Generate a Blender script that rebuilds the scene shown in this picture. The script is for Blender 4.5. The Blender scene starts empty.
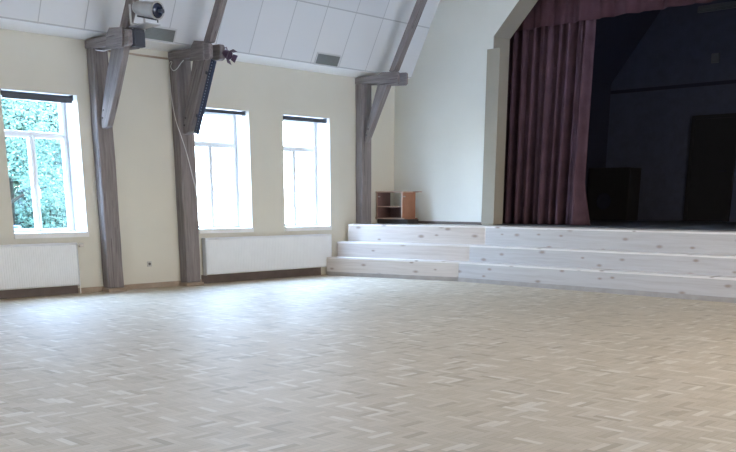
import bpy, bmesh, math, random
from mathutils import Vector, Matrix
random.seed(7)
sc = bpy.context.scene
COL = sc.collection
PI = math.pi

# ------------------------------------------------------------------ measures of the hall (metres)
L = 13.275          # stage wall
ZC = 3.46           # top of the window wall
SX, SZ, SS = 0.40, 3.51, 1.85   # foot of the roof slope and its rise
ZF = 6.2            # flat top of the ceiling
W = 14.0            # opposite wall
YB = -2.2           # back wall
ZS = 0.897          # stage level
WIN_Y = (5.61, 8.658, 10.479)
WW, WZ0, WZ1 = 1.09, 0.847, 2.727
WT = 0.46           # wall thickness

# ------------------------------------------------------------------ node helpers
class NT:
    def __init__(self, name):
        self.m = bpy.data.materials.new(name); self.m.use_nodes = True
        self.t = self.m.node_tree; self.t.nodes.clear()
        self.out = self.t.nodes.new('ShaderNodeOutputMaterial')
        self.b = self.t.nodes.new('ShaderNodeBsdfPrincipled')
        self.t.links.new(self.b.outputs[0], self.out.inputs[0])
    def n(self, typ, **kw):
        nd = self.t.nodes.new(typ)
        for k, v in kw.items(): setattr(nd, k, v)
        return nd
    def put(self, sock, v):
        if hasattr(v, 'is_output') or isinstance(v, bpy.types.NodeSocket): self.t.links.new(v, sock)
        else: sock.default_value = v
    def math(self, op, a, b=0.0, c=0.0):
        nd = self.n('ShaderNodeMath', operation=op)
        self.put(nd.inputs[0], a); self.put(nd.inputs[1], b); self.put(nd.inputs[2], c)
        return nd.outputs[0]
    def coord(self, scale=(1, 1, 1), rot=(0, 0, 0), kind='Object'):
        tc = self.n('ShaderNodeTexCoord'); mp = self.n('ShaderNodeMapping')
        mp.inputs['Scale'].default_value = scale; mp.inputs['Rotation'].default_value = rot
        self.t.links.new(tc.outputs[kind], mp.inputs[0]); return mp.outputs[0]
    def noise(self, vec, scale=5, detail=4, rough=.55):
        nd = self.n('ShaderNodeTexNoise'); self.put(nd.inputs['Vector'], vec)
        nd.inputs['Scale'].default_value = scale; nd.inputs['Detail'].default_value = detail
        nd.inputs['Roughness'].default_value = rough; return nd.outputs['Fac']
    def ramp(self, fac, stops):
        nd = self.n('ShaderNodeValToRGB'); self.put(nd.inputs[0], fac)
        e = nd.color_ramp.elements
        while len(e) < len(stops): e.new(.5)
        for k, (p, c) in enumerate(stops): e[k].position = p; e[k].color = (*c, 1)
        return nd.outputs[0]
    def mix(self, fac, a, b, mode='MIX'):
        nd = self.n('ShaderNodeMix', data_type='RGBA', blend_type=mode)
        self.put(nd.inputs[0], fac)
        self.put(nd.inputs[6], (*a, 1) if isinstance(a, tuple) else a)
        self.put(nd.inputs[7], (*b, 1) if isinstance(b, tuple) else b)
        return nd.outputs[2]
    def bump(self, h, strength=.2, dist=.01):
        nd = self.n('ShaderNodeBump'); nd.inputs['Strength'].default_value = strength
        nd.inputs['Distance'].default_value = dist; self.put(nd.inputs['Height'], h)
        self.t.links.new(nd.outputs[0], self.b.inputs['Normal'])
    def fin(self, col, rough=.6, spec=.5, metal=0.0):
        self.put(self.b.inputs['Base Color'], (*col, 1) if isinstance(col, tuple) else col)
        self.put(self.b.inputs['Roughness'], rough)
        self.b.inputs['Specular IOR Level'].default_value = spec
        self.b.inputs['Metallic'].default_value = metal
        return self.m

def s2l(r, g, b):
    f = lambda c: c/12.92 if c <= .04045 else ((c+.055)/1.055)**2.4
    return (f(r/255), f(g/255), f(b/255))

def plain(name, col, rough=.5, spec=.5, metal=0, var=.06, scale=6):
    n = NT(name); f = n.noise(n.coord(), scale, 3)
    lo = tuple(c*(1-var) for c in col); hi = tuple(min(1, c*(1+var)) for c in col)
    return n.fin(n.ramp(f, [(.3, lo), (.7, hi)]), rough, spec, metal)

def plaster(name, col):
    n = NT(name); v = n.coord()
    f = n.noise(v, 1.3, 5); g = n.noise(v, 160, 2)
    c = n.ramp(f, [(.3, tuple(x*.95 for x in col)), (.7, col)])
    n.bump(g, .08, .004)
    return n.fin(c, .75, .3)

def timber(name, rot=(0, 0, 0)):
    n = NT(name)
    v = n.coord((1, 1, 1), rot)
    mp = n.n('ShaderNodeMapping'); mp.inputs['Scale'].default_value = (22, 22, 1.3); n.t.links.new(v, mp.inputs[0])
    f = n.noise(mp.outputs[0], 1.6, 8, .65)
    g = n.noise(v, 2.2, 4)
    c = n.ramp(f, [(.25, (.145, .127, .124)), (.5, (.245, .216, .211)), (.72, (.335, .30, .295))])
    c = n.mix(n.math('MULTIPLY', g, .45), c, (.18, .158, .154))
    # drying cracks
    mp2 = n.n('ShaderNodeMapping'); mp2.inputs['Scale'].default_value = (34, 34, .8); n.t.links.new(v, mp2.inputs[0])
    h = n.noise(mp2.outputs[0], 1.1, 2)
    crack = n.math('LESS_THAN', h, .335)
    c = n.mix(n.math('MULTIPLY', crack, .6), c, (.03, .024, .02))
    n.bump(f, .5, .012)
    return n.fin(c, .8, .25)

def pine(name, tint=(1, 1, 1), seed=0.0):
    n = NT(name)
    tc = n.n('ShaderNodeTexCoord'); mp = n.n('ShaderNodeMapping'); mp.inputs['Location'].default_value = (seed, seed*.7, seed*.31)
    n.t.links.new(tc.outputs['Object'], mp.inputs[0]); v = mp.outputs[0]
    sx = n.n('ShaderNodeSeparateXYZ'); n.t.links.new(v, sx.inputs[0])
    warp = n.noise(v, 3.0, 2)
    # knots: sparse cells in the plank face
    cm = n.n('ShaderNodeCombineXYZ')
    n.put(cm.inputs[0], n.math('MULTIPLY', sx.outputs[0], 2.2)); n.put(cm.inputs[1], n.math('MULTIPLY', sx.outputs[2], 4.6))
    vo = n.n('ShaderNodeTexVoronoi'); vo.inputs['Scale'].default_value = 1.0; vo.voronoi_dimensions = '2D'
    n.t.links.new(cm.outputs[0], vo.inputs['Vector'])
    wn = n.n('ShaderNodeTexWhiteNoise'); wn.noise_dimensions = '3D'; n.t.links.new(vo.outputs['Color'], wn.inputs['Vector'])
    keep = n.math('GREATER_THAN', wn.outputs['Value'], .42)
    size = n.math('MULTIPLY_ADD', wn.outputs['Value'], .10, .03)
    d = n.math('DIVIDE', n.math('ADD', vo.outputs['Distance'], n.math('MULTIPLY', n.math('SUBTRACT', warp, .5), .12)), size)
    knot = n.math('MULTIPLY', keep, n.math('SMOOTH_MAX', n.math('SUBTRACT', 1.35, d), 0.0, .2))
    knot = n.math('MINIMUM', knot, 1.0)
    # grain, bent around the knots
    cg = n.n('ShaderNodeCombineXYZ')
    n.put(cg.inputs[0], n.math('MULTIPLY', sx.outputs[0], 1.3)); n.put(cg.inputs[1], n.math('MULTIPLY', sx.outputs[1], 1.3))
    n.put(cg.inputs[2], n.math('ADD', n.math('MULTIPLY', sx.outputs[2], 30), n.math('MULTIPLY', warp, 1.6)))
    gr = n.noise(cg.outputs[0], 1.0, 4, .6)
    base = n.ramp(gr, [(.3, tuple(a*b for a, b in zip((.545, .505, .465), tint))), (.6, tuple(a*b for a, b in zip((.63, .60, .565), tint)))])
    c = n.mix(n.math('MULTIPLY', knot, .8), base, (.27, .19, .145))
    return n.fin(c, .38, .5)

def parquet():
    n = NT('oak_parquet_herringbone')
    tc = n.n('ShaderNodeTexCoord'); sx = n.n('ShaderNodeSeparateXYZ'); n.t.links.new(tc.outputs['Object'], sx.inputs[0])
    N = 4; BW = .047
    M = n.math
    px = M('DIVIDE', sx.outputs[0], BW); py = M('DIVIDE', sx.outputs[1], BW)
    i = M('FLOOR', px); j = M('FLOOR', py)
    fx = M('SUBTRACT', px, i); fy = M('SUBTRACT', py, j)
    r = M('FLOORED_MODULO', M('SUBTRACT', i, j), 2.0*N)
    hor = M('LESS_THAN', r, N-.5)                      # 1 = block lies along x
    ver = M('SUBTRACT', 1.0, hor)
    # id of the block
    ia = M('SUBTRACT', i, M('MULTIPLY', r, hor))
    ja = M('SUBTRACT', j, M('MULTIPLY', M('SUBTRACT', 2.0*N-1, r), ver))
    cm = n.n('ShaderNodeCombineXYZ'); n.put(cm.inputs[0], ia); n.put(cm.inputs[1], ja); n.put(cm.inputs[2], hor)
    wn = n.n('ShaderNodeTexWhiteNoise'); wn.noise_dimensions = '3D'; n.t.links.new(cm.outputs[0], wn.inputs['Vector'])
    rnd = wn.outputs['Value']
    wsx = n.n('ShaderNodeSeparateColor'); n.t.links.new(wn.outputs['Color'], wsx.inputs[0])
    # across and along coordinates
    across = M('ADD', M('MULTIPLY', fy, hor), M('MULTIPLY', fx, ver))
    edge = M('MINIMUM', across, M('SUBTRACT', 1.0, across))
    alx = M('ADD', fx, r); aly = M('ADD', fy, M('SUBTRACT', 2.0*N-1, r))
    along = M('ADD', M('MULTIPLY', alx, hor), M('MULTIPLY', aly, ver))
    edge2 = M('MINIMUM', along, M('SUBTRACT', float(N), along))
    gap = M('LESS_THAN', M('MINIMUM', edge, edge2), .028)
    # grain
    cg = n.n('ShaderNodeCombineXYZ')
    n.put(cg.inputs[0], M('ADD', M('MULTIPLY', along, .35), M('MULTIPLY', rnd, 53)))
    n.put(cg.inputs[1], M('ADD', M('MULTIPLY', across, 5.0), M('MULTIPLY', wsx.outputs[1], 31)))
    g = n.noise(cg.outputs[0], 1.0, 4, .6)
    c = n.ramp(rnd, [(0, (.465, .382, .275)), (.12, (.555, .462, .335)), (.5, (.592, .495, .365)), (.88, (.627, .53, .40)), (.97, (.71, .63, .51))])
    c2 = n.ramp(g, [(.3, (.88, .87, .86)), (.65, (1.0, 1.0, 1.0))])
    c = n.mix(1.0, c, c2, 'MULTIPLY')
    c = n.mix(M('MULTIPLY', gap, .35), c, (.22, .17, .13))
    big = n.noise(tc.outputs['Object'], .55, 3)
    rough = M('ADD', M('MULTIPLY', big, .10), M('ADD', M('MULTIPLY', wsx.outputs[2], .07), .52))
    return n.fin(c, rough, .22)

def ceiling_tiles():
    n = NT('white_ceiling_panels'); M = n.math
    tc = n.n('ShaderNodeTexCoord'); sx = n.n('ShaderNodeSeparateXYZ'); n.t.links.new(tc.outputs['Object'], sx.inputs[0])
    y = sx.outputs[1]; z = sx.outputs[2]
    y2 = M('SUBTRACT', y, M('MULTIPLY', M('GREATER_THAN', y, 8.3), .20))
    my = M('FLOORED_MODULO', M('SUBTRACT', y2, 6.01), .65)
    dy = M('MINIMUM', my, M('SUBTRACT', .65, my))
    mz = M('FLOORED_MODULO', M('SUBTRACT', z, 3.522), .795)
    dz = M('MINIMUM', mz, M('SUBTRACT', .795, mz))
    seam = M('MAXIMUM', M('LESS_THAN', dy, .007), M('LESS_THAN', dz, .008))
    cm = n.n('ShaderNodeCombineXYZ'); n.put(cm.inputs[0], M('FLOOR', M('DIVIDE', M('SUBTRACT', y2, 6.01), .65)))
    n.put(cm.inputs[1], M('FLOOR', M('DIVIDE', M('SUBTRACT', z, 3.522), .795)))
    wn = n.n('ShaderNodeTexWhiteNoise'); n.t.links.new(cm.outputs[0], wn.inputs['Vector'])
    c = n.ramp(wn.outputs['Value'], [(0, (.70, .72, .745)), (1, (.76, .775, .79))])
    c = n.mix(M('MULTIPLY', seam, .6), c, (.33, .34, .36))
    return n.fin(c, .55, .4)

def glass_mat():
    n = NT('window_glass'); t = n.t; t.nodes.remove(n.b)
    tr = n.n('ShaderNodeBsdfTransparent'); tr.inputs[0].default_value = (.93, .97, .965, 1)
    gl = n.n('ShaderNodeBsdfGlossy'); gl.inputs['Roughness'].default_value = .02
    lw = n.n('ShaderNodeLayerWeight'); lw.inputs['Blend'].default_value = .5
    fac = n.math('MULTIPLY_ADD', n.math('POWER', lw.outputs['Facing'], 5.0), .6, .025)
    mx = n.n('ShaderNodeMixShader'); t.links.new(fac, mx.inputs[0])
    t.links.new(tr.outputs[0], mx.inputs[1]); t.links.new(gl.outputs[0], mx.inputs[2]); t.links.new(mx.outputs[0], n.out.inputs[0])
    return n.m

def leaf_mat(name, a, b):
    n = NT(name); oi = n.n('ShaderNodeTexCoord'); f = n.noise(oi.outputs['Object'], 3.2, 3)
    c = n.ramp(f, [(.3, a), (.7, b)])
    n.b.inputs['Transmission Weight'].default_value = 0
    return n.fin(c, .55, .4)

M = {}
M['wall'] = plaster('cream_plaster', (.70, .68, .595))
M['wall_stage'] = plaster('pale_plaster', (.825, .84, .785))
M['reveal'] = plaster('white_reveal_paint', (.84, .84, .82))
M['arch'] = plaster('grey_beige_paint', (.345, .315, .255))
M['ceiling'] = ceiling_tiles()
M['floor'] = parquet()
M['soffit'] = plain('white_soffit_board', (.92, .92, .92), .5, .4, var=.02)
M['skirt'] = plain('tan_skirting_wood', (.36, .285, .22), .5, .4, var=.15)
M['skirt_dark'] = plain('brown_skirting_and_shade', (.12, .092, .08), .5, .4, var=.15)  # dark stage skirting; under the radiators it also paints their shade
M['timber_v'] = timber('old_timber_upright')
M['timber_x'] = timber('old_timber_level', (0, PI/2, 0))
M['timber_s'] = timber('old_timber_leaning', (0, -math.radians(28), 0))
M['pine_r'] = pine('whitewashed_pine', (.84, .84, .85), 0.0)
M['pine_l'] = pine('whitewashed_pine_left_lit', (1.0, .95, .91), 4.3)  # left run lighter and warmer: its angle to the light is in the tint
M['pine_t'] = pine('whitewashed_pine_tread_lit', (1.3, 1.3, 1.32), 9.1)  # treads brightened: reflected window light painted into the tint
M['pvc'] = plain('white_window_frame', (.82, .83, .84), .3, .5, var=.02)
M['glass'] = glass_mat()
M['blind'] = plain('slate_blind_fabric', (.075, .085, .105), .55, .4)
M['radiator'] = plain('white_radiator_enamel', (.80, .83, .86), .28, .5, var=.02)  # white tinged blue: light bounced off the floor is in the colour
M['valve'] = plain('cream_valve_plastic', (.55, .51, .46), .4)
M['pipe'] = plain('white_pipe_enamel', (.75, .73, .70), .35)
M['socket'] = plain('white_socket_plastic', (.50, .50, .47), .4)
M['socket_dark'] = plain('socket_hollow', (.12, .12, .115), .6)
M['vent'] = plain('grey_vent_louvre', (.20, .215, .21), .5, .4)
M['vent_frame'] = plain('pale_vent_frame', (.62, .63, .64), .5)
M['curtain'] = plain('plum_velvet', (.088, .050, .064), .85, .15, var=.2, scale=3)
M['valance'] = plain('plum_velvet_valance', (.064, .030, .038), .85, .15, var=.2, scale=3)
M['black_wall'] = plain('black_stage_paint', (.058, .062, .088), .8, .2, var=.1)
M['black_floor'] = plain('dark_stage_boards', (.09, .10, .12), .45, .4, var=.2)
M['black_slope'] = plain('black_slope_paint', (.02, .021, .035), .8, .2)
M['black_door'] = plain('black_door_paint', (.018, .017, .018), .6, .2)
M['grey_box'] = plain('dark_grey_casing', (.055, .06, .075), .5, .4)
M['dim_white'] = plain('dull_white_plastic', (.085, .09, .095), .5)
M['lamp_white'] = plain('white_lamp_housing', (.46, .455, .44), .35, .5)
M['steel'] = plain('bare_steel', (.42, .42, .43), .35, .5, .7)
M['lens'] = plain('dark_blue_lens', (.010, .018, .045), .12, .6)
M['navy'] = plain('navy_bar_casing', (.018, .032, .075), .4, .5)
M['led'] = plain('small_clear_lens', (.30, .36, .46), .2, .6)
M['purple'] = plain('purple_black_housing', (.075, .042, .085), .35, .5)
M['cable'] = plain('white_cable_sheath', (.72, .71, .70), .5)
M['cab_edge'] = plain('pale_beech_edge', (.52, .37, .30), .5, .4)
M['cab_side'] = plain('red_brown_veneer', (.30, .135, .075), .45, .4, var=.12)
M['cab_in'] = plain('dull_mauve_veneer', (.21, .125, .115), .55, .3, var=.1)
M['cab_base'] = plain('near_black_plinth', (.03, .026, .026), .6)
M['ground'] = plain('pale_paving_outside', (.55, .55, .53), .8, .2, var=.1, scale=1)
M['leaf'] = leaf_mat('pale_green_leaves', (.030, .090, .074), (.105, .21, .175))
M['leaf2'] = leaf_mat('blue_green_leaves', (.012, .040, .038), (.042, .098, .088))
M['bark'] = plain('grey_bark', (.016, .018, .015), .9, .2, var=.3, scale=9)
M['blue'] = plain('bright_blue_plastic', (.004, .045, .13), .4)
M['thread'] = plain('small_iron_bolt', (.10, .09, .085), .5, .5, .5)

# ------------------------------------------------------------------ mesh helpers
class MB:
    def __init__(self): self.b = bmesh.new()
    def hexa(self, p):
        v = [self.b.verts.new(q) for q in p]
        for f in ((0, 3, 2, 1), (4, 5, 6, 7), (0, 1, 5, 4), (1, 2, 6, 5), (2, 3, 7, 6), (3, 0, 4, 7)):
            self.b.faces.new([v[k] for k in f])
        return self
    def box(self, x0, x1, y0, y1, z0, z1):
        return self.hexa([(x0, y0, z0), (x1, y0, z0), (x1, y1, z0), (x0, y1, z0), (x0, y0, z1), (x1, y0, z1), (x1, y1, z1), (x0, y1, z1)])
    def prism(self, pts, off):
        """polygon of 3-D points pushed by the vector off"""
        o = Vector(off); a = [self.b.verts.new(p) for p in pts]; c = [self.b.verts.new(Vector(p)+o) for p in pts]
        n = len(pts)
        self.b.faces.new(a); self.b.faces.new(c[::-1])
        for k in range(n): self.b.faces.new([a[(k+1) % n], a[k], c[k], c[(k+1) % n]])
        return self
    def lathe(self, prof, o, axis, seg=24):
        """profile of (distance along axis, radius)"""
        ax = Vector(axis).normalized(); u = ax.orthogonal().normalized(); w = ax.cross(u); o = Vector(o)
        rings = []
        for t, r in prof:
            if r < 1e-6: rings.append([self.b.verts.new(o+ax*t)])
            else: rings.append([self.b.verts.new(o+ax*t+(u*math.cos(2*PI*k/seg)+w*math.sin(2*PI*k/seg))*r) for k in range(seg)])
        for A, B in zip(rings, rings[1:]):
            for k in range(seg):
                k2 = (k+1) % seg
                if len(A) == 1 and len(B) == 1: continue
                if len(A) == 1: self.b.faces.new([A[0], B[k], B[k2]])
                elif len(B) == 1: self.b.faces.new([A[k2], A[k], B[0]])
                else: self.b.faces.new([A[k2], A[k], B[k], B[k2]])
        return self
    def cyl(self, p, q, r, seg=16):
        p, q = Vector(p), Vector(q); d = (q-p).length
        return self.lathe([(0, 0), (0, r), (d, r), (d, 0)], p, q-p, seg)
    def tube(self, pts, r, seg=8):
        pts = [Vector(p) for p in pts]; rings = []
        ref = Vector((.31, .87, .2)).normalized()
        for k, p in enumerate(pts):
            d = (pts[min(k+1, len(pts)-1)]-pts[max(k-1, 0)]).normalized()
            u = (ref-d*ref.dot(d)).normalized(); w = d.cross(u)
            rr = r[k] if isinstance(r, (list, tuple)) else r
            rings.append([self.b.verts.new(p+(u*math.cos(2*PI*q/seg)+w*math.sin(2*PI*q/seg))*rr) for q in range(seg)])
        for A, B in zip(rings, rings[1:]):
            for k in range(seg):
                k2 = (k+1) % seg; self.b.faces.new([A[k], A[k2], B[k2], B[k]])
        self.b.faces.new(rings[0][::-1]); self.b.faces.new(rings[-1])
        return self
    def build(self, name, mat, parent=None, bevel=0, smooth=False, recalc=True):
        if recalc: bmesh.ops.recalc_face_normals(self.b, faces=self.b.faces)
        me = bpy.data.meshes.new(name); self.b.to_mesh(me); self.b.free()
        o = bpy.data.objects.new(name, me); COL.objects.link(o)
        me.materials.append(mat)
        if smooth:
            for f in me.polygons: f.use_smooth = True
            me.set_sharp_from_angle(angle=math.radians(40))
        if bevel:
            md = o.modifiers.new('bevel', 'BEVEL'); md.width = bevel; md.segments = 2; md.limit_method = 'ANGLE'; md.angle_limit = math.radians(40)
        if parent is not None:
            o.parent = parent; o.matrix_parent_inverse = Matrix.Translation(parent.location).inverted() if parent.type == 'EMPTY' else Matrix.Identity(4)
        return o

def tag(o, label=None, cat=None, group=None, kind=None):
    if label: o['label'] = label
    if cat: o['category'] = cat
    if group: o['group'] = group
    if kind: o['kind'] = kind
    return o
def thing(name, loc, label, cat, group=None):
    o = bpy.data.objects.new(name, None); COL.objects.link(o); o.location = loc; o.empty_display_size = .2
    return tag(o, label, cat, group)
def struct(o): o['kind'] = 'structure'; return o
def noisy(o, amp=.006, cuts=6, seed=1, size=.5):
    """hand-hewn waviness for old timber"""
    bm = bmesh.new(); bm.from_mesh(o.data)
    bmesh.ops.subdivide_edges(bm, edges=[e for e in bm.edges if e.calc_length() > .35], cuts=cuts, use_grid_fill=True)
    from mathutils import noise
    for v in bm.verts:
        n = noise.noise_vector(v.co/size+Vector((seed*3.1, seed*1.7, 0)))
        v.co += n*amp
    bm.to_mesh(o.data); bm.free(); return o

def wall_grid(name, mat, axis, pos, thick, us, zs, openings, mats=None):
    """wall with rectangular openings: axis 'x' -> plane x=pos, thickness towards pos-thick / pos+thick"""
    us = sorted(set(us)); zs = sorted(set(zs)); b = bmesh.new(); cache = {}
    def V(side, u, z):
        k = (side, round(u, 5), round(z, 5))
        if k not in cache:
            d = pos+(thick if side else 0)
            cache[k] = b.verts.new((d, u, z) if axis == 'x' else (u, d, z))
        return cache[k]
    def solid(i, j):
        if i < 0 or j < 0 or i >= len(us)-1 or j >= len(zs)-1: return False
        uc, zc = (us[i]+us[i+1])/2, (zs[j]+zs[j+1])/2
        return not any(a < uc < c and e < zc < f for a, c, e, f in openings)
    rev = []
    for i in range(len(us)-1):
        for j in range(len(zs)-1):
            if not solid(i, j): continue
            u0, u1, z0, z1 = us[i], us[i+1], zs[j], zs[j+1]
            for s in (0, 1): b.faces.new([V(s, u0, z0), V(s, u1, z0), V(s, u1, z1), V(s, u0, z1)])
            for (di, dj, p, q) in ((-1, 0, (u0, z0), (u0, z1)), (1, 0, (u1, z0), (u1, z1)), (0, -1, (u0, z0), (u1, z0)), (0, 1, (u0, z1), (u1, z1))):
                if not solid(i+di, j+dj):
                    f = b.faces.new([V(0, *p), V(0, *q), V(1, *q), V(1, *p)])
                    inside = 0 <= i+di < len(us)-1 and 0 <= j+dj < len(zs)-1
                    if inside: f.material_index = 1
    bmesh.ops.recalc_face_normals(b, faces=b.faces)
    me = bpy.data.meshes.new(name); b.to_mesh(me); b.free()
    o = bpy.data.objects.new(name, me); COL.objects.link(o); me.materials.append(mat); me.materials.append(mats or mat)
    return struct(o)

# ------------------------------------------------------------------ room shell
struct(MB().box(-WT, W+WT, YB-WT, L+.45, -.12, 0).build('floor', M['floor']))

ops = [(y, y+WW, WZ0, WZ1) for y in WIN_Y]
hid = [(.6, .6+WW, WZ0, WZ1)]          # a further window of the same wall, before the frame
us = [YB, L+.45]+[v for o in ops+hid for v in o[:2]]
wall_grid('wall_left', M['wall'], 'x', 0, -WT, us, [0, ZC+.1, WZ0, WZ1], ops+hid, M['reveal'])
opr = [(y, y+1.9, .8, 3.1) for y in (5.6, 7.75, 9.9)]  # unseen openings, placed and sized for the fill light
wall_grid('wall_right', M['wall'], 'x', W, WT, [YB, L+.45]+[v for o in opr for v in o[:2]], [0, ZC+.1, .8, 3.1], opr, M['reveal'])
opb = [(6.3, 7.7, 3.6, 5.4)]          # unseen gable opening, added to light the stage wall
wall_grid('wall_back', M['wall'], 'y', YB, -WT, [-WT, W+WT]+[v for o in opb for v in o[:2]], [0, ZF+.2, 3.6, 5.4], opb, M['reveal'])

# ceiling: level soffit strip, steep panelled slope, flat top, mirrored on the far side
zx = lambda z: SX+(z-SZ)/SS
xf = zx(ZF)
prof = [(0, ZC), (SX, SZ), (xf, ZF), (W-xf, ZF), (W-SX, SZ), (W, ZC)]
up_ = [(x, z+.12) for x, z in prof][::-1]
up_[0] = (W+.1, ZC+.12); up_[-1] = (-.1, ZC+.12)
c = MB()
for k in range(1, len(prof)-2):
    a, d = prof[k], prof[k+1]; ua, ud = up_[len(prof)-1-k], up_[len(prof)-2-k]
    c.prism([(a[0], YB, a[1]), (d[0], YB, d[1]), (ud[0], YB, ud[1]), (ua[0], YB, ua[1])], (0, L-YB, 0))
struct(c.build('ceiling', M['ceiling']))
for nm, k in (('soffit_left', 0), ('soffit_right', len(prof)-2)):
    a, d = prof[k], prof[k+1]; ua, ud = up_[len(prof)-1-k], up_[len(prof)-2-k]
    struct(MB().prism([(a[0], YB, a[1]), (d[0], YB, d[1]), (ud[0], YB, ud[1]), (ua[0], YB, ua[1])], (0, L-YB, 0)).build(nm, M['soffit']))

# stage wall with its chamfered opening, cut from strips so that every face stays convex
TH = .45
XL, ZK = 2.272, 4.02            # left jamb and the height where the opening starts to lean
ZT = 5.6; XT = XL+(ZT-ZK)       # 45 degree shoulder
b = MB()
b.prism([(-WT, L, 0), (XL, L, 0), (XL, L, ZK), (-WT, L, ZK)], (0, TH, 0))
b.prism([(-WT, L, ZK), (XL, L, ZK), (XT, L, ZT), (XT, L, ZF+.2), (-WT, L, ZF+.2)], (0, TH, 0))
b.prism([(XT, L, ZT), (W-XT, L, ZT), (W-XT, L, ZF+.2), (XT, L, ZF+.2)], (0, TH, 0))
b.prism([(W-XT, L, ZT), (W-XL, L, ZK), (W+WT, L, ZK), (W+WT, L, ZF+.2), (W-XT, L, ZF+.2)], (0, TH, 0))
b.prism([(W-XL, L, 0), (W+WT, L, 0), (W+WT, L, ZK), (W-XL, L, ZK)], (0, TH, 0))
struct(b.build('wall_stage', M['wall_stage']))
# painted lining of the opening (sides, shoulders, head)
b = MB(); t = .012; e = L+TH+.02
b.prism([(XL, L+.002, ZS+.012), (XL+t, L+.002, ZS+.012), (XL+t, L+.002, ZK), (XL, L+.002, ZK)], (0, TH, 0))
b.prism([(XL, L+.002, ZK), (XL+t, L+.002, ZK), (XT+t, L+.002, ZT), (XT, L+.002, ZT)], (0, TH, 0))
b.prism([(W-XL, L+.002, ZS+.012), (W-XL-t, L+.002, ZS+.012), (W-XL-t, L+.002, ZK), (W-XL, L+.002, ZK)], (0, TH, 0))
b.prism([(W-XL, L+.002, ZK), (W-XL-t, L+.002, ZK), (W-XT-t, L+.002, ZT), (W-XT, L+.002, ZT)], (0, TH, 0))
struct(b.build('trim_1', M['arch']))
# square pier at the foot of the opening
struct(MB().box(2.165, 2.435, L-.03, L+.22, ZS+.012, 3.82).build('trim_2', M['arch'], bevel=.004))
struct(MB().box(W-2.435, W-2.165, L-.03, L+.22, ZS+.012, 3.82).build('trim_3', M['arch'], bevel=.004))

# stage house
D = 5.8; YS = L+TH; YE = L+D
struct(MB().box(-.6, W+.6, L+.24, YE+.2, ZS-.12, ZS+.008).build('stage_floor', M['black_floor']))
struct(MB().box(-.6, W+.6, L-.0, L+.24, ZS-.12, ZS+.002).build('stage_sill', M['skirt_dark']))
xw = 1.25
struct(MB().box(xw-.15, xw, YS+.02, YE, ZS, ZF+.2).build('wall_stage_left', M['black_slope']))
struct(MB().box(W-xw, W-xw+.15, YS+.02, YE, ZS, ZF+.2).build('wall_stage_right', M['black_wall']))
struct(MB().box(xw-.15, W-xw+.15, YE, YE+.15, ZS, ZF+.2).build('wall_stage_back', M['black_wall']))
b = MB(); b.box(-.6, W+.6, L+TH, YE+.15, ZF+.05, ZF+.2)
b.prism([(xw-.1, YS+.02, 3.85), (xw, YS+.02, 3.85), (xw+1.9, YS+.02, ZF+.1), (xw-.1, YS+.02, ZF+.1)], (0, YE-YS-.03, 0))
struct(b.build('stage_ceiling', M['black_slope']))
struct(MB().box(xw+.01, 9.0, YE-.03, YE, 3.63, 3.70).build('trim_4', M['black_slope']))

# door at the back of the stage
d = thing('door_1', (3.72, YE-.03, ZS+.01), None, None); d['kind'] = 'structure'
MB().box(3.32, 4.15, YE-.055, YE-.012, ZS+.01, ZS+2.08).build('door_leaf', M['black_door'], d, .003)
f = MB(); f.box(3.24, 3.32, YE-.075, YE-.002, ZS+.01, ZS+2.16); f.box(4.15, 4.23, YE-.075, YE-.002, ZS+.01, ZS+2.16); f.box(3.32, 4.15, YE-.075, YE-.002, ZS+2.08, ZS+2.16)
f.build('door_frame', M['black_door'], d, .004)
h = MB(); h.cyl((4.07, YE-.056, ZS+1.03), (4.07, YE-.11, ZS+1.03), .012); h.box(3.95, 4.08, YE-.125, YE-.108, ZS+1.02, ZS+1.04)
h.build('door_handle', M['black_slope'], d)

# skirtings
def skirt(name, y0, y1, mat, h=.075): return struct(MB().box(0, .022, y0, y1, 0, h).build(name, mat, bevel=.004))
skirt('baseboard_left', 6.47, 8.66, M['skirt'])
skirt('baseboard_left_front_shade', YB, 6.47, M['skirt_dark'], .125)  # taller and darker than the tan skirting: shade below the radiator painted in
skirt('baseboard_left_rear_shade', 8.66, 11.30, M['skirt_dark'], .14)  # same painted shade, below the long radiator
struct(MB().box(.03, 2.16, L-.022, L-.001, ZS+.004, ZS+.05).build('baseboard_stage', M['skirt_dark'], bevel=.004))
# brown strip on the wall between the first two frames
struct(MB().box(0, .018, 7.24, 8.29, 3.345, 3.372).build('trim_5', M['skirt'], bevel=.003))

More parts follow.
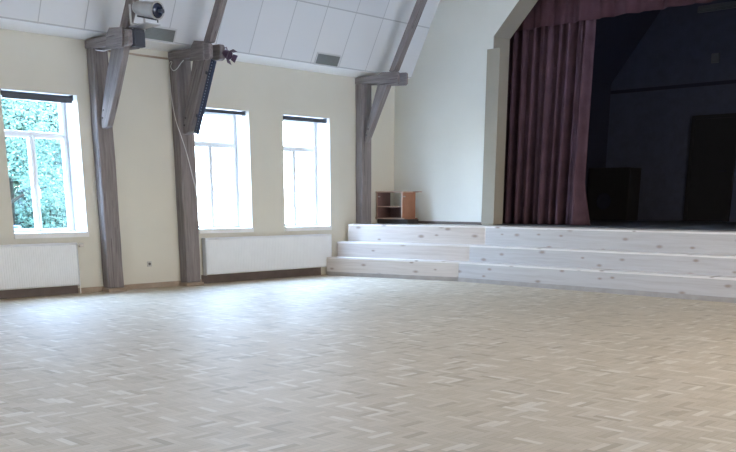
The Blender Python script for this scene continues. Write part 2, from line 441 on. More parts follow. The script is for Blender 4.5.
# ------------------------------------------------------------------ windows
def window(k, y0):
    y1 = y0+WW; X0, X1 = -.44, -.365
    w = thing('window_%d' % k, (-.4, (y0+y1)/2, WZ0), None, None); w['kind'] = 'structure'
    f = MB(); fw = .055
    f.box(X0, X1, y0, y0+fw, WZ0, WZ1); f.box(X0, X1, y1-fw, y1, WZ0, WZ1)
    f.box(X0, X1, y0+fw, y1-fw, WZ0, WZ0+.045); f.box(X0, X1, y0+fw, y1-fw, WZ1-fw, WZ1)
    f.box(X0, X1, y0+fw, y1-fw, 2.18, 2.215)                      # transom
    ym = (y0+y1)/2
    f.box(X0, X1, ym-.014, ym+.014, WZ0+.045, 2.165)               # mullion
    f.build('window_frame', M['pvc'], w, .006)
    def sash(a, c_, z0, z1):
        s = .033; g = MB(); xa, xb = X0+.015, X1+.018
        g.box(xa, xb, a, a+s, z0, z1); g.box(xa, xb, c_-s, c_, z0, z1); g.box(xa, xb, a+s, c_-s, z0, z0+s); g.box(xa, xb, a+s, c_-s, z1-s, z1)
        o = g.build('sash', M['pvc'], w, .006)
        MB().box(-.405, -.399, a+s-.004, c_-s+.004, z0+s-.004, z1-s+.004).build('pane', M['glass'], o)
        return o
    sash(y0+fw-.012, y1-fw+.012, 2.208, WZ1-fw+.012)
    l = sash(y0+fw-.012, ym-.008, WZ0+.035, 2.187)
    r = sash(ym+.008, y1-fw+.012, WZ0+.035, 2.187)
    h = MB(); h.box(-.347, -.335, ym+.02, ym+.046, 1.42, 1.49); h.cyl((-.335, ym+.033, 1.455), (-.30, ym+.033, 1.455), .009)
    h.box(-.31, -.296, ym+.023, ym+.043, 1.33, 1.465)
    h.build('handle', M['pvc'], r, .003)
    MB().box(-.365, .022, y0+.001, y1-.001, WZ0-.001, WZ0+.022).box(.001, .030, y0-.01, y1+.01, WZ0-.05, WZ0+.022).build('window_sill', M['reveal'], w, .004)
for k, y in enumerate(WIN_Y): window(k+1, y)

# roller blinds rolled up under the lintels
def blind(y0, label, drop, r):
    y1 = y0+WW-.045; y0 += .012
    t = thing('roller_blind', (-.075, (y0+y1)/2, WZ1-.01), label, 'blind', 'roller blinds over the hall windows')
    MB().cyl((-.07, y0+.012, WZ1-.012-r), (-.07, y1-.012, WZ1-.012-r), r, 20).build('roll', M['blind'], t, smooth=True)
    z = WZ1-.012-2*r
    MB().box(-.033, -.029, y0+.016, y1-.016, z-drop, z+r).build('blind_cloth', M['blind'], t)
    MB().box(-.042, -.020, y0+.02, y1-.02, z-drop-.022, z-drop).build('bottom_bar', M['blind'], t, .004)
    for a in (y0, y1-.012):
        MB().box(-.115, -.022, a, a+.012, WZ1-.075, WZ1-.001).build('bracket', M['blind'], t, .003)
blind(WIN_Y[0], 'dark slate roller blind over the window showing green trees', .008, .034)
blind(WIN_Y[1], 'dark roller blind over the middle window, beside the leaning blue bar', .0, .018)
blind(WIN_Y[2], 'dark roller blind over the window nearest the steps, a little let down', .014, .018)

# ------------------------------------------------------------------ radiators
def radiator(y0, y1, z0, z1, label, valve_end):
    t = thing('radiator', (.07, (y0+y1)/2, z0), label, 'radiator', 'white panel radiators under the windows')
    b = bmesh.new(); n = int((y1-y0-.04)/.0333); st = (y1-y0-.04)/n; vs = []
    pr = [(0, .115), (.42, .115), (.52, .112), (.82, .112), (.92, .115)]
    for k in range(n):
        for a, x in pr: vs.append((x, y0+.02+st*(k+a)))
    vs.append((.115, y1-.02))
    lo, hi = z0+.03, z1-.03
    A = [b.verts.new((x, y, lo)) for x, y in vs]; B = [b.verts.new((x, y, hi)) for x, y in vs]
    A2 = [b.verts.new((.10, y, z0+.012)) for x, y in vs]; B2 = [b.verts.new((.10, y, z1-.012)) for x, y in vs]
    for k in range(len(vs)-1):
        b.faces.new([A[k], A[k+1], B[k+1], B[k]]); b.faces.new([B[k], B[k+1], B2[k+1], B2[k]]); b.faces.new([A2[k], A2[k+1], A[k+1], A[k]])
    me = bpy.data.meshes.new('front_panel'); b.to_mesh(me); b.free(); me.materials.append(M['radiator'])
    o = bpy.data.objects.new('front_panel', me); COL.objects.link(o); o.parent = t; o.matrix_parent_inverse = Matrix.Translation(t.location).inverted()
    MB().box(.03, .10, y0+.006, y1-.006, z0+.01, z1-.01).build('convector_body', M['radiator'], t, .004)
    for a, q in ((y0, y0+.006), (y1-.006, y1)): MB().box(.02, .112, a, q, z0, z1).build('side_cover', M['radiator'], t, .002)
    g = MB(); g.box(.02, .112, y0, y1, z1-.008, z1+.002); g.build('top_grille', M['radiator'], t, .003)
    for yy in (y0+.3, (y0+y1)/2, y1-.3): MB().box(.0015, .035, yy-.02, yy+.02, z0+.05, z1-.05).build('wall_bracket', M['steel'], t)
    if valve_end:
        v = MB(); v.lathe([(0, 0), (0, .015), (.035, .015), (.037, .024), (.055, .029), (.10, .027), (.108, .018), (.108, 0)], (.085, y1+.001, z1-.035), (0, 1, 0), 20)
        v.build('valve', M['valve'], t, smooth=True)
        MB().tube([(.07, y1+.016, z1-.045), (.07, y1+.016, z0+.2), (.07, y1+.016, .0)], .0085).build('pipe', M['pipe'], t, smooth=True)
    else:
        MB().tube([(.06, y1-.04, z0+.012), (.06, y1-.04, z0-.02), (.05, y1-.04, z0-.03), (.024, y1-.04, z0-.03)], .0085).build('pipe', M['skirt_dark'], t, smooth=True)
radiator(4.60, 6.465, .115, .722, 'ribbed white radiator under the window showing green trees', True)
radiator(8.69, 11.49, .135, .728, 'long white radiator under the two bright windows beside the steps', False)

# wall socket
t = thing('wall_socket', (.006, 7.70, .364), 'small white double socket low on the wall between the first two timber frames', 'socket')
MB().box(0, .012, 7.66, 7.74, .324, .404).build('socket_plate', M['socket'], t, .004)
MB().lathe([(0, 0), (0, .021), (.003, .021), (.003, .017), (.0005, .015), (.0005, 0)], (.0122, 7.70, .364), (1, 0, 0), 20).build('socket_well', M['socket_dark'], t, smooth=True)

# ------------------------------------------------------------------ old timber frames
def frame(y, depth, zb, label, pw, pts_brace, pts_strut, xend, head, seed, bd):
    t = thing('timber_frame', (pw/2, y+depth/2, zb), label, 'timber frame', 'old timber frames along the window wall')
    o = MB().box(0, pw, y, y+depth, zb+(.05 if zb < .1 else 0), 3.35).build('post', M['timber_v'], t); noisy(o, .010, 9, seed)
    o.modifiers.new('bevel', 'BEVEL').width = .012
    if zb < .1: MB().box(0, pw+.03, y-.03, y+depth+.03, 0, .05).build('plinth', M['skirt'], t, .006)
    # collar beams: a pair clasping brace and strut
    m0 = y+.055; m1 = m0+bd
    for q, (ya, yb, xe) in enumerate(((y-.015, m0, xend), (m1, y+depth-.01, xend+.015-(.11 if head and seed == 1 else 0)))):
        bm = MB()
        bm.prism([(0, ya, 3.345), (.55, ya, 3.315), (.62, ya, 3.29), (xe-.04, ya, 3.265), (xe, ya, 3.29), (xe, ya, 3.46), (xe-.03, ya, 3.475), (.66, ya, 3.49), (.56, ya, 3.455), (0, ya, 3.452)], (0, yb-ya, 0))
        o = bm.build('collar_beam', M['timber_x'], t); noisy(o, .006, 5, seed+2+q); o.modifiers.new('bevel', 'BEVEL').width = .01
    if head:
        MB().prism([(.60, y-.045, 3.27), (xend-.12, y-.045, 3.255), (xend-.10, y-.045, 3.50), (.72, y-.045, 3.53), (.64, y-.045, 3.46)], (0, .032, 0)).build('beam_cheek', M['timber_x'], t, .008)
    o = MB().prism([(x, m0+.002, z) for x, z in pts_brace], (0, bd-.004, 0)).build('brace', M['timber_s'], t); noisy(o, .006, 6, seed+4)
    o.modifiers.new('bevel', 'BEVEL').width = .012
    o = MB().prism([(x, m0+.002, z) for x, z in pts_strut], (0, bd-.004, 0)).build('strut', M['timber_s'], t); noisy(o, .006, 6, seed+5)
    o.modifiers.new('bevel', 'BEVEL').width = .012
    for q in range(2):
        xx, zz = pts_brace[0][0]+.05, pts_brace[0][1]+.14+.10*q
        MB().lathe([(0, 0), (0, .014), (.012, .012), (.014, 0)], (xx+.04*q, m0+.004, zz), (0, -1, 0), 12).build('bolt', M['thread'], t)
def lean(x, w, k): return [(x, 3.50), (x+w, 3.50), (x+w+2.5/k, 6.0), (x+2.5/k, 6.0)]
brace_a = [(.175, 2.29), (.33, 2.31), (.60, 2.73), (.92, 3.31), (.92, 3.44), (.57, 3.44), (.55, 3.28), (.372, 2.917), (.256, 2.639), (.18, 2.45)]
frame(6.89, .25, 0, 'grey timber post and beam carrying the white spotlight, beside the tree-view window', .17, brace_a, lean(.78, .20, 1.56), 1.13, True, 1, .10)
brace_b = [(.195, 2.27), (.35, 2.31), (.60, 2.78), (.86, 3.33), (.86, 3.44), (.56, 3.44), (.537, 3.32), (.313, 2.736), (.23, 2.52), (.20, 2.42)]
frame(8.25, .27, 0, 'grey timber post and beam with a loose white cable hanging down it', .19, brace_b, lean(.79, .16, 1.56), 1.04, True, 2, .115)
brace_c = [(.183, 2.33), (.318, 2.562), (.718, 3.28), (.718, 3.42), (.50, 3.42), (.483, 3.285), (.231, 2.626), (.185, 2.45)]
frame(12.215, .26, ZS+.004, 'grey timber post and beam standing on the stage end of the steps', .175, brace_c, lean(.765, .13, 1.69), 1.05, False, 3, .15)

# ------------------------------------------------------------------ vents in the ceiling slope
def slope(y, s, out=0.0):
    """point on the roof slope: s metres up the slope, out metres off it into the room"""
    n = math.hypot(1, SS); return (SX+s/n+out*SS/n, y, SZ+s*SS/n-out/n)
def slab(b, y0, y1, s0, s1, o0, o1):
    P_ = [slope(y0, s0, o0), slope(y1, s0, o0), slope(y1, s1, o0), slope(y0, s1, o0), slope(y0, s0, o1), slope(y1, s0, o1), slope(y1, s1, o1), slope(y0, s1, o1)]
    return b.hexa(P_)
def vent(y0, y1, s0, s1, label):
    t = thing('ceiling_vent', slope((y0+y1)/2, s0, 0), label, 'vent', 'louvred vents in the sloping ceiling')
    f = MB(); w = .022
    for a in ((y0-w, y1+w, s0-w, s0), (y0-w, y1+w, s1, s1+w), (y0-w, y0, s0, s1), (y1, y1+w, s0, s1)): slab(f, *a, .001, .012)
    f.build('vent_frame', M['vent_frame'], t)
    g = MB(); slab(g, y0, y1, s0, s1, .001, .004)
    n = 9
    for k in range(n):
        a = s0+(s1-s0)*k/n; slab(g, y0, y1, a, a+(s1-s0)/n*.55, .004, .010)
    g.build('louvre', M['vent'], t)
vent(7.57, 8.06, .02, .185, 'grey louvred ceiling vent below the white spotlight, between the first two frames')
vent(10.855, 11.362, .02, .185, 'grey louvred ceiling vent above the two bright windows')

# ------------------------------------------------------------------ spotlight, dark beam end, lamp, bar and cable on the frames
# dark block added in place of the first frame's shaded rear beam end
t = thing('beam_end_shade_block', (1.18, 7.08, 3.25), 'dark grey block in place of the shaded beam end under the white spotlight', 'box')
MB().box(1.045, 1.15, 6.955, 7.125, 3.27, 3.488).build('shade_block', M['grey_box'], t, .012)
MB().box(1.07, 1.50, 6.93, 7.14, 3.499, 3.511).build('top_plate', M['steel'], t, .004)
MB().box(1.1495, 1.158, 6.98, 7.10, 3.31, 3.45).build('shade_block_face', M['grey_box'], t, .004)

t = thing('stage_spotlight', (1.24, 7.0, 3.497), 'white round stage spotlight with dark blue lens above the first beam', 'spotlight')
ax = Vector((.86, .10, -.17)).normalized(); p0 = Vector((1.165, 6.99, 3.735))
b = MB(); b.lathe([(.0, 0), (.0, .045), (.02, .07), (.06, .083), (.20, .088), (.22, .098), (.40, .098), (.42, .108), (.45, .108), (.45, .092), (.41, .088), (.41, 0)], p0, ax, 32)
b.build('housing', M['lamp_white'], t, smooth=True)
MB().lathe([(.412, 0), (.4125, .086), (.442, .092), (.454, .078), (.462, .045), (.464, 0)], p0, ax, 32).build('lens', M['lens'], t, smooth=True)
b = MB()
side = ax.cross(Vector((0, 0, 1))).normalized()
for s in (-1, 1):
    q = p0+ax*.03+side*(.112*s)
    b.tube([q+Vector((0, 0, .02)), q+Vector((0, 0, -.12)), Vector((q.x, q.y, 3.522))], .014, 8)
a1 = p0+ax*.03+side*.112; a2 = p0+ax*.03-side*.112
b.tube([(a1.x, a1.y, 3.524), (a2.x, a2.y, 3.524)], .014, 8)
b.build('yoke', M['lamp_white'], t, smooth=True)
b = MB(); b.cyl((1.12, 6.96, 3.512), (1.12, 6.96, 3.55), .03, 16); b.build('levelling_screw', M['lamp_white'], t, smooth=True)
b = MB(); b.cyl((1.23, 7.0, 3.512), (1.23, 7.0, 3.53), .04, 16)
b.build('foot', M['lamp_white'], t, smooth=True)
b = MB(); q = p0+ax*.464; b.cyl(q, q+ax*.07, .018, 14); b.lathe([(0, 0), (0, .026), (.03, .026), (.03, 0)], q+ax*.055, ax, 14)
b.build('focus_knob', M['grey_box'], t, smooth=True)
b = MB(); q = p0+ax*.06-Vector((0, 0, .10))+side*.02; b.tube([q, q+ax*.16-Vector((0, 0, .004)), q+ax*.37-Vector((0, 0, .012))], .011, 8)
b.build('slide_rail', M['grey_box'], t, smooth=True)
b = MB(); q = p0+ax*.435-Vector((0, 0, .107)); b.cyl(q, q-Vector((0, 0, .035)), .009, 10); b.build('locking_pin', M['grey_box'], t)

# purple lamp on the second beam
t = thing('par_lamp', (1.28, 8.43, 3.32), 'small purple-black lamp with open flaps at the end of the second beam', 'lamp', None)
c0 = Vector((1.15, 8.42, 3.345)); ax = Vector((.90, .25, -.45)).normalized()
MB().lathe([(-.01, 0), (-.01, .035), (.03, .055), (.10, .062), (.10, .052), (.085, .05), (.085, 0)], c0, ax, 24).build('housing', M['purple'], t, smooth=True)
MB().lathe([(.086, 0), (.087, .049), (.092, .03), (.094, 0)], c0, ax, 20).build('lens', M['purple'], t, smooth=True)
u = ax.orthogonal().normalized(); w_ = ax.cross(u)
for k in range(4):
    dirv = (u*math.cos(k*PI/2+.5)+w_*math.sin(k*PI/2+.5)); tn = ax.cross(dirv)
    q = c0+ax*.10+dirv*.06
    e1 = (ax*.75+dirv*.6).normalized()*.065
    MB().prism([q-tn*.042, q+tn*.042, q+tn*.055+e1, q-tn*.055+e1], (ax*.8-dirv*.5)*.004).build('barn_door', M['purple'], t)
b = MB(); b.tube([c0+u*.06, c0+u*.075+Vector((-.03, 0, .03)), Vector((1.148, 8.42, 3.41))], .008); b.build('yoke', M['purple'], t, smooth=True)

# leaning navy bar beside the second brace
t = thing('light_bar', (.42, 8.42, 2.28), 'long navy blue light bar with a row of tiny lenses, leaning along the second brace', 'light bar')
pA, pB = Vector((.42, 8.345, 2.30)), Vector((.925, 8.345, 3.28)); dv = (pB-pA).normalized(); nx = Vector((dv.z, 0, -dv.x))
MB().hexa([pA+nx*0, pA+nx*.08, pA+nx*.08+Vector((0, .05, 0)), pA+Vector((0, .05, 0)), pB+nx*0, pB+nx*.08, pB+nx*.08+Vector((0, .05, 0)), pB+Vector((0, .05, 0))]).build('bar_casing', M['navy'], t, .006)
n = 26
for k in range(n):
    q = pA+dv*((pB-pA).length*(k+.7)/(n+.4))+nx*.05
    MB().lathe([(0, 0), (0, .010), (.004, .008), (.005, 0)], q+Vector((0, -.0005, 0)), (0, -1, 0), 8).build('lens', M['led'], t, smooth=True)
for s in (.22, .80):
    q = pA+dv*((pB-pA).length*s); b = MB(); b.hexa([q-nx*.10+dv*-.02+Vector((0, .015, 0)), q+dv*-.02+Vector((0, .015, 0)), q+dv*-.02+Vector((0, .035, 0)), q-nx*.10+dv*-.02+Vector((0, .035, 0)), q-nx*.10+dv*.02+Vector((0, .015, 0)), q+dv*.02+Vector((0, .015, 0)), q+dv*.02+Vector((0, .035, 0)), q-nx*.10+dv*.02+Vector((0, .035, 0))])
    b.build('clamp', M['grey_box'], t)

# white cable hanging on the second post
def smooth_pts(pts, n=8):
    P_ = [Vector(p) for p in pts]; out = []
    for k in range(len(P_)-1):
        a = P_[max(k-1, 0)]; b_ = P_[k]; c_ = P_[k+1]; d_ = P_[min(k+2, len(P_)-1)]
        for q in range(n):
            s = q/n
            out.append(.5*((2*b_)+(c_-a)*s+(2*a-5*b_+4*c_-d_)*s*s+(3*b_-a-3*c_+d_)*s**3))
    out.append(P_[-1]); return out
cb = smooth_pts([(.42, 8.225, 3.30), (.36, 8.215, 3.26), (.25, 8.222, 3.20), (.15, 8.225, 3.18), (.08, 8.225, 3.24), (.13, 8.218, 3.30), (.06, 8.225, 3.30), (.022, 8.228, 3.20), (.04, 8.228, 2.95), (.09, 8.228, 2.65), (.16, 8.226, 2.44), (.213, 8.25, 2.28), (.214, 8.34, 2.02), (.214, 8.42, 1.72), (.214, 8.49, 1.42), (.20, 8.54, 1.20), (.12, 8.545, .95), (.10, 8.545, .06)])
tag(MB().tube(cb, .0055, 6).build('cable', M['cable'], smooth=True), 'thin white cable looping down the second timber post', 'cable')
cb = smooth_pts([(.30, 6.873, 3.30), (.38, 6.868, 3.285), (.52, 6.87, 3.265), (.63, 6.868, 3.27), (.70, 6.868, 3.265)])
tag(MB().tube(cb, .007, 6).build('cable', M['cable'], smooth=True), 'short white cable under the first collar beam', 'cable')

# ------------------------------------------------------------------ stage steps in whitewashed pine, two runs meeting at a shallow angle
zt = (.325, .59, ZS)
front = [((.146, 11.32), (2.664, 12.0)), ((.146, 11.59), (2.65, 12.3)), ((.146, 11.875), (2.75, 12.6))]
XR = 12.2
def run(label, left, mat, group):
    t = thing('stage_steps', ((1.3, 11.7, 0) if left else (6, 12.0, 0)), label, 'steps', group)
    th = .028
    for k in range(3):
        (a, c_) = front[k]
        z0 = (0.0 if k == 0 else zt[k-1]); z1 = zt[k]
        if left: P0, P1 = Vector((a[0]+.004, a[1], 0)), Vector((c_[0], c_[1], 0))
        else: P0, P1 = Vector((c_[0], c_[1], 0)), Vector((XR, c_[1]+.02, 0))
        d_ = (P1-P0).normalized(); nn = Vector((-d_.y, d_.x, 0))
        # riser board
        r0 = z0+(.07 if k == 0 else 0)
        g = .001
        q0, q1 = P0+d_*g, P1-d_*g
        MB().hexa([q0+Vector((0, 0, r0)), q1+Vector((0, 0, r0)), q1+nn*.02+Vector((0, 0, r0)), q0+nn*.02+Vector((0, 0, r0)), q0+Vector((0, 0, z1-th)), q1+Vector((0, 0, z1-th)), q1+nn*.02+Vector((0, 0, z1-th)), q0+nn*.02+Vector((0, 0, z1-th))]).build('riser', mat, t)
        # tread board with a small nosing
        f0, f1 = q0-nn*.002, q1-nn*.002
        if k < 2:
            if left: b0, b1 = Vector((front[k+1][0][0]+.004, front[k+1][0][1]+.012, 0)), Vector((front[k+1][1][0], front[k+1][1][1]+.012, 0))
            else: b0, b1 = Vector((front[k+1][1][0], front[k+1][1][1]+.012, 0)), Vector((XR, front[k+1][1][1]+.032, 0))
        else:
            if left: b0, b1 = Vector((.15, L-.024, 0)), Vector((2.84, L-.024, 0))
            else: b0, b1 = Vector((2.84, L-.024, 0)), Vector((XR, L-.024, 0))
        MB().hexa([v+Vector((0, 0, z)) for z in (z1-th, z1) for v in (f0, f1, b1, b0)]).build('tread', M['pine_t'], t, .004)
        if k == 0:
            q0, q1 = P0-nn*.004, P1-nn*.004
            MB().hexa([v+Vector((0, 0, z)) for z in (.0, .07) for v in (q0, q1, q1+nn*.018, q0+nn*.018)]).build('skirting', M['skirt_grey'], t, .003)
    if left: MB().box(.002, .148, 12.16, L-.024, ZS-th, ZS).build('tread', M['pine_t'], t)
    return t
M['skirt_grey'] = plain('grey_step_skirting', (.36, .325, .295), .5, .4, var=.12)
run('short run of whitewashed pine steps against the window wall, below the small cabinet', True, M['pine_l'], None)
run('long run of whitewashed pine steps in front of the curtained stage', False, M['pine_r'], None)

# ------------------------------------------------------------------ small open cabinet on the stage corner
x0, x1, y0, y1 = .035, .70, 12.75, 13.12; zb = ZS+.001
t = thing('cabinet', ((x0+x1)/2, (y0+y1)/2, zb), 'small red-brown open cabinet with one shelf standing in the corner on the stage', 'cabinet')
MB().box(x0+.0, x1+.10, y0+.03, y1-.02, zb, zb+.084).build('plinth', M['cab_base'], t, .003)
def board(nm, a, mat, edge=None):
    o = MB().box(*a).build(nm, mat, t, .002); return o
z0, z1 = zb+.085, 1.487
def panel(nm, xa, xb):
    o = MB().box(xa, xb, y0+.004, y1, z0+.02, z1-.02).build(nm, M['cab_side'], t, .001)
    MB().box(xa, xb, y0, y0+.004, z0+.02, z1-.02).build('edge_strip', M['cab_edge'], o)
    return o
pl = panel('side_panel', x0, x0+.02); pr_ = panel('side_panel', x1-.03, x1)
MB().box(x0+.0201, x0+.0225, y0+.006, y1-.002, z0+.02, z1-.02).build('lining', M['cab_in'], pl)
o = board('bottom_panel', (x0-.02, x1+.06, y0-.005, y1, z0, z0+.02), M['cab_side'])
MB().box(x0-.02, x1+.06, y0-.009, y0-.005, z0, z0+.02).build('edge_strip', M['cab_edge'], o)
o = board('top_panel', (x0-.025, x1+.02, y0+.0, y1, z1-.02, z1), M['cab_edge'])
board('top_rail', (x1+.021, x1+.16, y1-.10, y1, z1-.018, z1-.002), M['cab_side'])
zs_ = z0+.215
o = board('shelf', (x0+.0228, x1-.0302, y0+.012, y1-.004, zs_, zs_+.02), M['cab_in'])
MB().box(x0+.0228, x1-.0302, y0+.008, y0+.012, zs_, zs_+.02).build('edge_strip', M['cab_edge'], o)
board('back_panel', (x0+.0228, x1-.0302, y1-.012, y1-.004, z0+.0205, zs_-.0005), M['cab_in'])
for xx in (x0+.0225, x1+.0):
    MB().box(xx, xx+.006, y0+.02, y0+.075, z1-.105, z1-.085).build('hinge_plate', M['steel'], t)

# ------------------------------------------------------------------ curtain and valance
def drape(name, mat, xa, xb, ybase, ztop, zbot, folds, amp, seed, label, cat, gather=0.0, nz=26):
    rnd = random.Random(seed); b = bmesh.new(); nx_ = int((xb-xa)*70); rows = []
    ph = [rnd.uniform(0, 6.28) for _ in range(4)]; fr = [folds, folds*1.73, folds*.47, folds*3.1]; am = [amp, amp*.45, amp*.7, amp*.15]
    for kz in range(nz+1):
        s = kz/nz; z = ztop+(zbot-ztop)*s; row = []
        for kx in range(nx_+1):
            u_ = kx/nx_
            y = sum(a*math.sin(f_*u_*6.28+p_+.5*math.sin(2.2*u_+p_)+s*.35*math.sin(7*u_+p_)) for a, f_, p_ in zip(am, fr, ph))*(.55+.45*s)
            x = xa+(xb-xa)*u_
            x += gather*(u_**2)*(s-.5)*1.0 + .10*amp*math.sin(fr[0]*u_*6.28*2+s)
            if gather and u_ > .93: x += .16*max(0, s-.86)/.14*(u_-.93)/.07
            row.append(b.verts.new((x, ybase+y, z)))
        rows.append(row)
    for A, B in zip(rows, rows[1:]):
        for k in range(nx_): b.faces.new([A[k], A[k+1], B[k+1], B[k]])
    me = bpy.data.meshes.new(name); b.to_mesh(me); b.free(); me.materials.append(mat)
    for f in me.polygons: f.use_smooth = True
    o = bpy.data.objects.new(name, me); COL.objects.link(o)
    o.modifiers.new('thick', 'SOLIDIFY').thickness = .006
    return tag(o, label, cat)
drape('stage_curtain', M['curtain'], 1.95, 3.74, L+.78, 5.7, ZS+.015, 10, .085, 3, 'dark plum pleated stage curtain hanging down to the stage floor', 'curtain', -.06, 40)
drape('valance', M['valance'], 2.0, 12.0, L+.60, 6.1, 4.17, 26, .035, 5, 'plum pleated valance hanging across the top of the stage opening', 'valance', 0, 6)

# things in the dark of the stage
t = thing('speaker', (1.55, YE-1.1, ZS+.008), 'black cabinet speaker in the dark left corner of the stage', 'speaker')
MB().box(1.30, 2.30, YE-.80, YE-.30, ZS+.009, ZS+1.13).build('cabinet_body', M['black_door'], t, .01)
MB().lathe([(0, 0), (0, .17), (.012, .18), (.018, .16), (.004, .13), (.02, .05), (.024, 0)], (1.72, YE-.801, ZS+.42), (0, -1, 0), 24).build('speaker_cone', M['black_slope'], t, smooth=True)
t = thing('wall_box', (3.60, YE-.03, 4.10), 'small pale square box high on the dark back wall of the stage', 'box')
MB().box(3.52, 3.68, YE-.05, YE-.001, 4.06, 4.24).build('box_body', M['dim_white'], t, .006)
MB().lathe([(0, 0), (0, .05), (.012, .045), (.014, 0)], (3.60, YE-.051, 4.15), (0, -1, 0), 20).build('cover_disc', M['dim_white'], t, smooth=True)
t = thing('strip_light', (3.7, YE-.08, 5.05), 'unlit grey strip light near the top of the dark stage wall', 'light')
MB().box(3.15, 4.6, YE-.09, YE-.001, 5.05, 5.17).build('light_body', M['dim_white'], t, .01)
MB().cyl((3.2, YE-.11, 5.08), (4.55, YE-.11, 5.08), .018, 12).build('tube', M['dim_white'], t, smooth=True)

# ------------------------------------------------------------------ outside
struct(MB().box(-40, -WT, -30, 45, -.35, -.05).build('ground_outside', M['ground']))
struct(MB().box(W+WT, 45, -30, 45, -.35, -.05).build('ground_far_side', M['ground']))
struct(MB().box(-WT, W+WT, -30, YB-WT, -.35, -.05).build('ground_behind', M['ground']))

def leafy(b, c, r, n, rnd, size):
    for _ in range(n):
        while True:
            d = Vector((rnd.uniform(-1, 1), rnd.uniform(-1, 1), rnd.uniform(-1, 1)))
            if .15 < d.length < 1: break
        p = c+Vector((d.x*r[0], d.y*r[1], d.z*r[2]))
        a = Vector((rnd.gauss(0, 1), rnd.gauss(0, 1), rnd.gauss(0, .6))).normalized(); s = size*rnd.uniform(.6, 1.4)
        q = a.orthogonal().normalized(); q = (q*math.cos(1.3)+a.cross(q)*math.sin(rnd.uniform(-1.5, 1.5))).normalized()
        up = a.cross(q).normalized()*s*.12
        v = [b.verts.new(p-a*s), b.verts.new(p+q*s*.42+up), b.verts.new(p+a*s), b.verts.new(p-q*s*.42+up)]
        b.faces.new([v[0], v[1], v[2]]); b.faces.new([v[0], v[2], v[3]])
def tree(x, y, h, spread, mat, label, seed, nl=5200, bushy=False):
    rnd = random.Random(seed)
    t = thing('tree', (x, y, -.05), label, 'tree', 'trees outside the first window')
    tr = MB(); top = Vector((x+.2*rnd.uniform(-1, 1), y+.2*rnd.uniform(-1, 1), h*.8)); base = Vector((x, y, -.06))
    pts = [base+(top-base)*s+Vector((.12*math.sin(5*s+seed), .12*math.cos(4*s+seed), 0))*s for s in [k/8 for k in range(9)]]
    tr.tube(pts, [.13*(1-.85*k/8)+.01 for k in range(9)], 9)
    o = tr.build('trunk', M['bark'], t, smooth=True)
    cl = []
    for k in range(13):
        s = rnd.uniform(.1 if bushy else .28, .95); p = base+(top-base)*s; an = rnd.uniform(0, 6.28); ln = spread*rnd.uniform(.35, .85)*(1.15-.5*s)
        e = p+Vector((math.cos(an)*ln, math.sin(an)*ln, ln*rnd.uniform(.15, .6)))
        MB().tube([p, p+(e-p)*.5+Vector((0, 0, .06)), e], [.045*(1.1-s)+.012, .022, .008], 6).build('branch', M['bark'], o, smooth=True)
        cl.append(e)
    fo = MB()
    for e in cl+[top, base+(top-base)*.6]:
        r = spread*rnd.uniform(.32, .5); leafy(fo.b, e, (r, r, r*.8), nl//15, rnd, .045)
    fo.build('foliage', mat, t, recalc=False)
tree(-6.6, 8.55, 4.6, 1.5, M['leaf'], 'pale green tree nearest the glass at the left of the first window', 11, 17000, True)
tree(-10.2, 12.9, 6.2, 2.2, M['leaf2'], 'tall blue-green tree rising behind at the right of the first window', 12, 17000, True)
tree(-7.4, 11.9, 4.8, 1.5, M['leaf'], 'pale green tree at the right edge of the first window, beside its frame', 13, 17000, True)
t = thing('hedge', (-12.2, 11.5, -.05), 'tall dense green hedge behind all the trees of the first window', 'hedge')
b = MB(); rr = random.Random(8)
for q in range(14): b.tube([(-12.2, 8.2+q*.62, -.06), (-12.2+rr.uniform(-.1, .1), 8.2+q*.62, 2.2), (-12.2+rr.uniform(-.2, .2), 8.2+q*.62+rr.uniform(-.2, .2), 4.6)], [.05, .035, .012], 6)
b.build('stem', M['bark'], t, smooth=True)
b = MB(); leafy(b.b, Vector((-12.2, 10.6, 2.9)), (.7, 3.0, 3.4), 22000, rr, .085); leafy(b.b, Vector((-12.3, 13.4, 2.4)), (.7, 2.6, 2.7), 15000, rr, .085)
b.build('foliage', M['leaf'], t, recalc=False)
t = thing('shrub', (-7.4, 9.9, -.05), 'rounded bluish shrub low in the middle of the first window', 'shrub')
b = MB(); rr = random.Random(5)
for q in range(6): b.tube([(-7.4, 9.9, -.06), (-7.4+rr.uniform(-.3, .3), 9.9+rr.uniform(-.5, .5), .7), (-7.4+rr.uniform(-.6, .6), 9.9+rr.uniform(-1.1, 1.1), 1.5)], [.03, .022, .008], 6)
b.build('stem', M['bark'], t, smooth=True)
b = MB()
for q in range(9): leafy(b.b, Vector((-7.4+rr.uniform(-.4, .4), 9.9+rr.uniform(-1.3, 1.3), rr.uniform(.5, 1.5))), (.6, .7, .6), 1500, rr, .045)
b.build('foliage', M['leaf2'], t, recalc=False)

t = thing('water_butt', (-3.2, 6.93, -.05), 'bright blue barrel outside at the lower left corner of the first window', 'barrel')
MB().lathe([(0, 0), (0, .22), (.05, .25), (.45, .275), (.86, .25), (.905, .24), (.905, 0)], (-3.2, 6.93, -.05), (0, 0, 1), 28).build('barrel_body', M['blue'], t, smooth=True)
MB().lathe([(0, 0), (0, .262), (.03, .262), (.04, .23), (.045, 0)], (-3.2, 6.93, .855), (0, 0, 1), 28).build('lid', M['blue'], t, smooth=True)

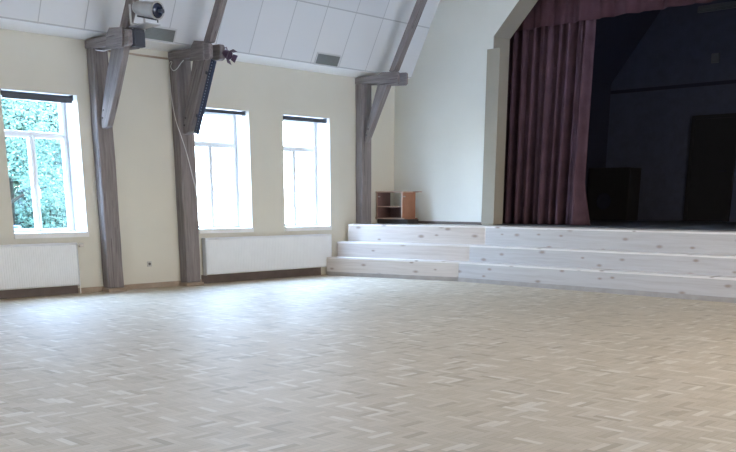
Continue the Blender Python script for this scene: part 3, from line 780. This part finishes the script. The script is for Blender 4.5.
# ------------------------------------------------------------------ light
SKY_COOL = [(0, (.27, .28, .30)), (.18, (.33, .41, .56)), (.6, (.29, .41, .67))]
SKY_WARM = [(0, (.125, .112, .098)), (.7, (.135, .122, .108))]
SKY_STRENGTH = 112.0
w = bpy.data.worlds.new('overcast_sky'); sc.world = w; w.use_nodes = True
nt = w.node_tree; nt.nodes.clear()
N_ = nt.nodes.new; K_ = nt.links.new
out = N_('ShaderNodeOutputWorld'); bg = N_('ShaderNodeBackground'); tc = N_('ShaderNodeTexCoord'); sp = N_('ShaderNodeSeparateXYZ')
K_(tc.outputs['Generated'], sp.inputs[0])
def ramp_(sock, stops):
    r = N_('ShaderNodeValToRGB'); K_(sock, r.inputs[0]); e = r.color_ramp.elements
    while len(e) < len(stops): e.new(.5)
    for k, (p, c) in enumerate(stops): e[k].position = p; e[k].color = (*c, 1)
    return r.outputs[0]
# clouded sky: bright and bluish on the window side, hazy and warm on the other
cool = ramp_(sp.outputs[2], SKY_COOL)
warm = ramp_(sp.outputs[2], SKY_WARM)
mp_ = N_('ShaderNodeMapRange'); K_(sp.outputs[0], mp_.inputs[0]); mp_.inputs[1].default_value = -.35; mp_.inputs[2].default_value = .25
mx_ = N_('ShaderNodeMix'); mx_.data_type = 'RGBA'; K_(mp_.outputs[0], mx_.inputs[0]); K_(cool, mx_.inputs[6]); K_(warm, mx_.inputs[7])
K_(mx_.outputs[2], bg.inputs[0]); bg.inputs[1].default_value = SKY_STRENGTH
K_(bg.outputs[0], out.inputs[0])

def portal(name, loc, size, direction):
    l = bpy.data.lights.new(name, 'AREA'); l.shape = 'RECTANGLE'; l.size, l.size_y = size
    l.cycles.is_portal = True
    o = bpy.data.objects.new(name, l); COL.objects.link(o); o.location = loc
    o.rotation_euler = Vector(direction).to_track_quat('-Z', 'Y').to_euler()
for o_ in ops+hid: portal('daylight_portal', (-WT-.02, (o_[0]+o_[1])/2, (o_[2]+o_[3])/2), (WW+.02, WZ1-WZ0+.02), (1, 0, 0))
for o_ in opr: portal('daylight_portal', (W+WT+.02, (o_[0]+o_[1])/2, (o_[2]+o_[3])/2), (1.92, 2.32), (-1, 0, 0))
for o_ in opb: portal('daylight_portal', ((o_[0]+o_[1])/2, YB-WT-.02, (o_[2]+o_[3])/2), (1.42, 1.82), (0, 1, 0))

# ------------------------------------------------------------------ camera
yaw, pit, rol = .7693, .2643, .0021
fpx, cyp = 890.16, 442.49
cs, sn = math.cos(yaw), math.sin(yaw)
fw = Vector((-sn, cs, 0)); rt = Vector((cs, sn, 0)); up = Vector((0, 0, 1))
fw2 = fw*math.cos(pit)-up*math.sin(pit); up2 = up*math.cos(pit)+fw*math.sin(pit)
rt3 = rt*math.cos(rol)+up2*math.sin(rol); up3 = up2*math.cos(rol)-rt*math.sin(rol)
cam = bpy.data.cameras.new('camera'); co = bpy.data.objects.new('camera', cam); COL.objects.link(co)
m = Matrix((rt3, up3, -fw2)).transposed().to_4x4(); m.translation = (12.1708, 0, 1.3); co.matrix_world = m
cam.sensor_fit = 'HORIZONTAL'; cam.sensor_width = 36; cam.lens = fpx/736*36
cam.shift_y = (cyp-226)/736; cam.clip_start = .05; cam.clip_end = 200
sc.camera = co

sc.view_settings.view_transform = 'Standard'; sc.view_settings.look = 'None'
sc.view_settings.gamma = 1; sc.view_settings.use_curve_mapping = False
sc.view_settings.exposure = -0.08
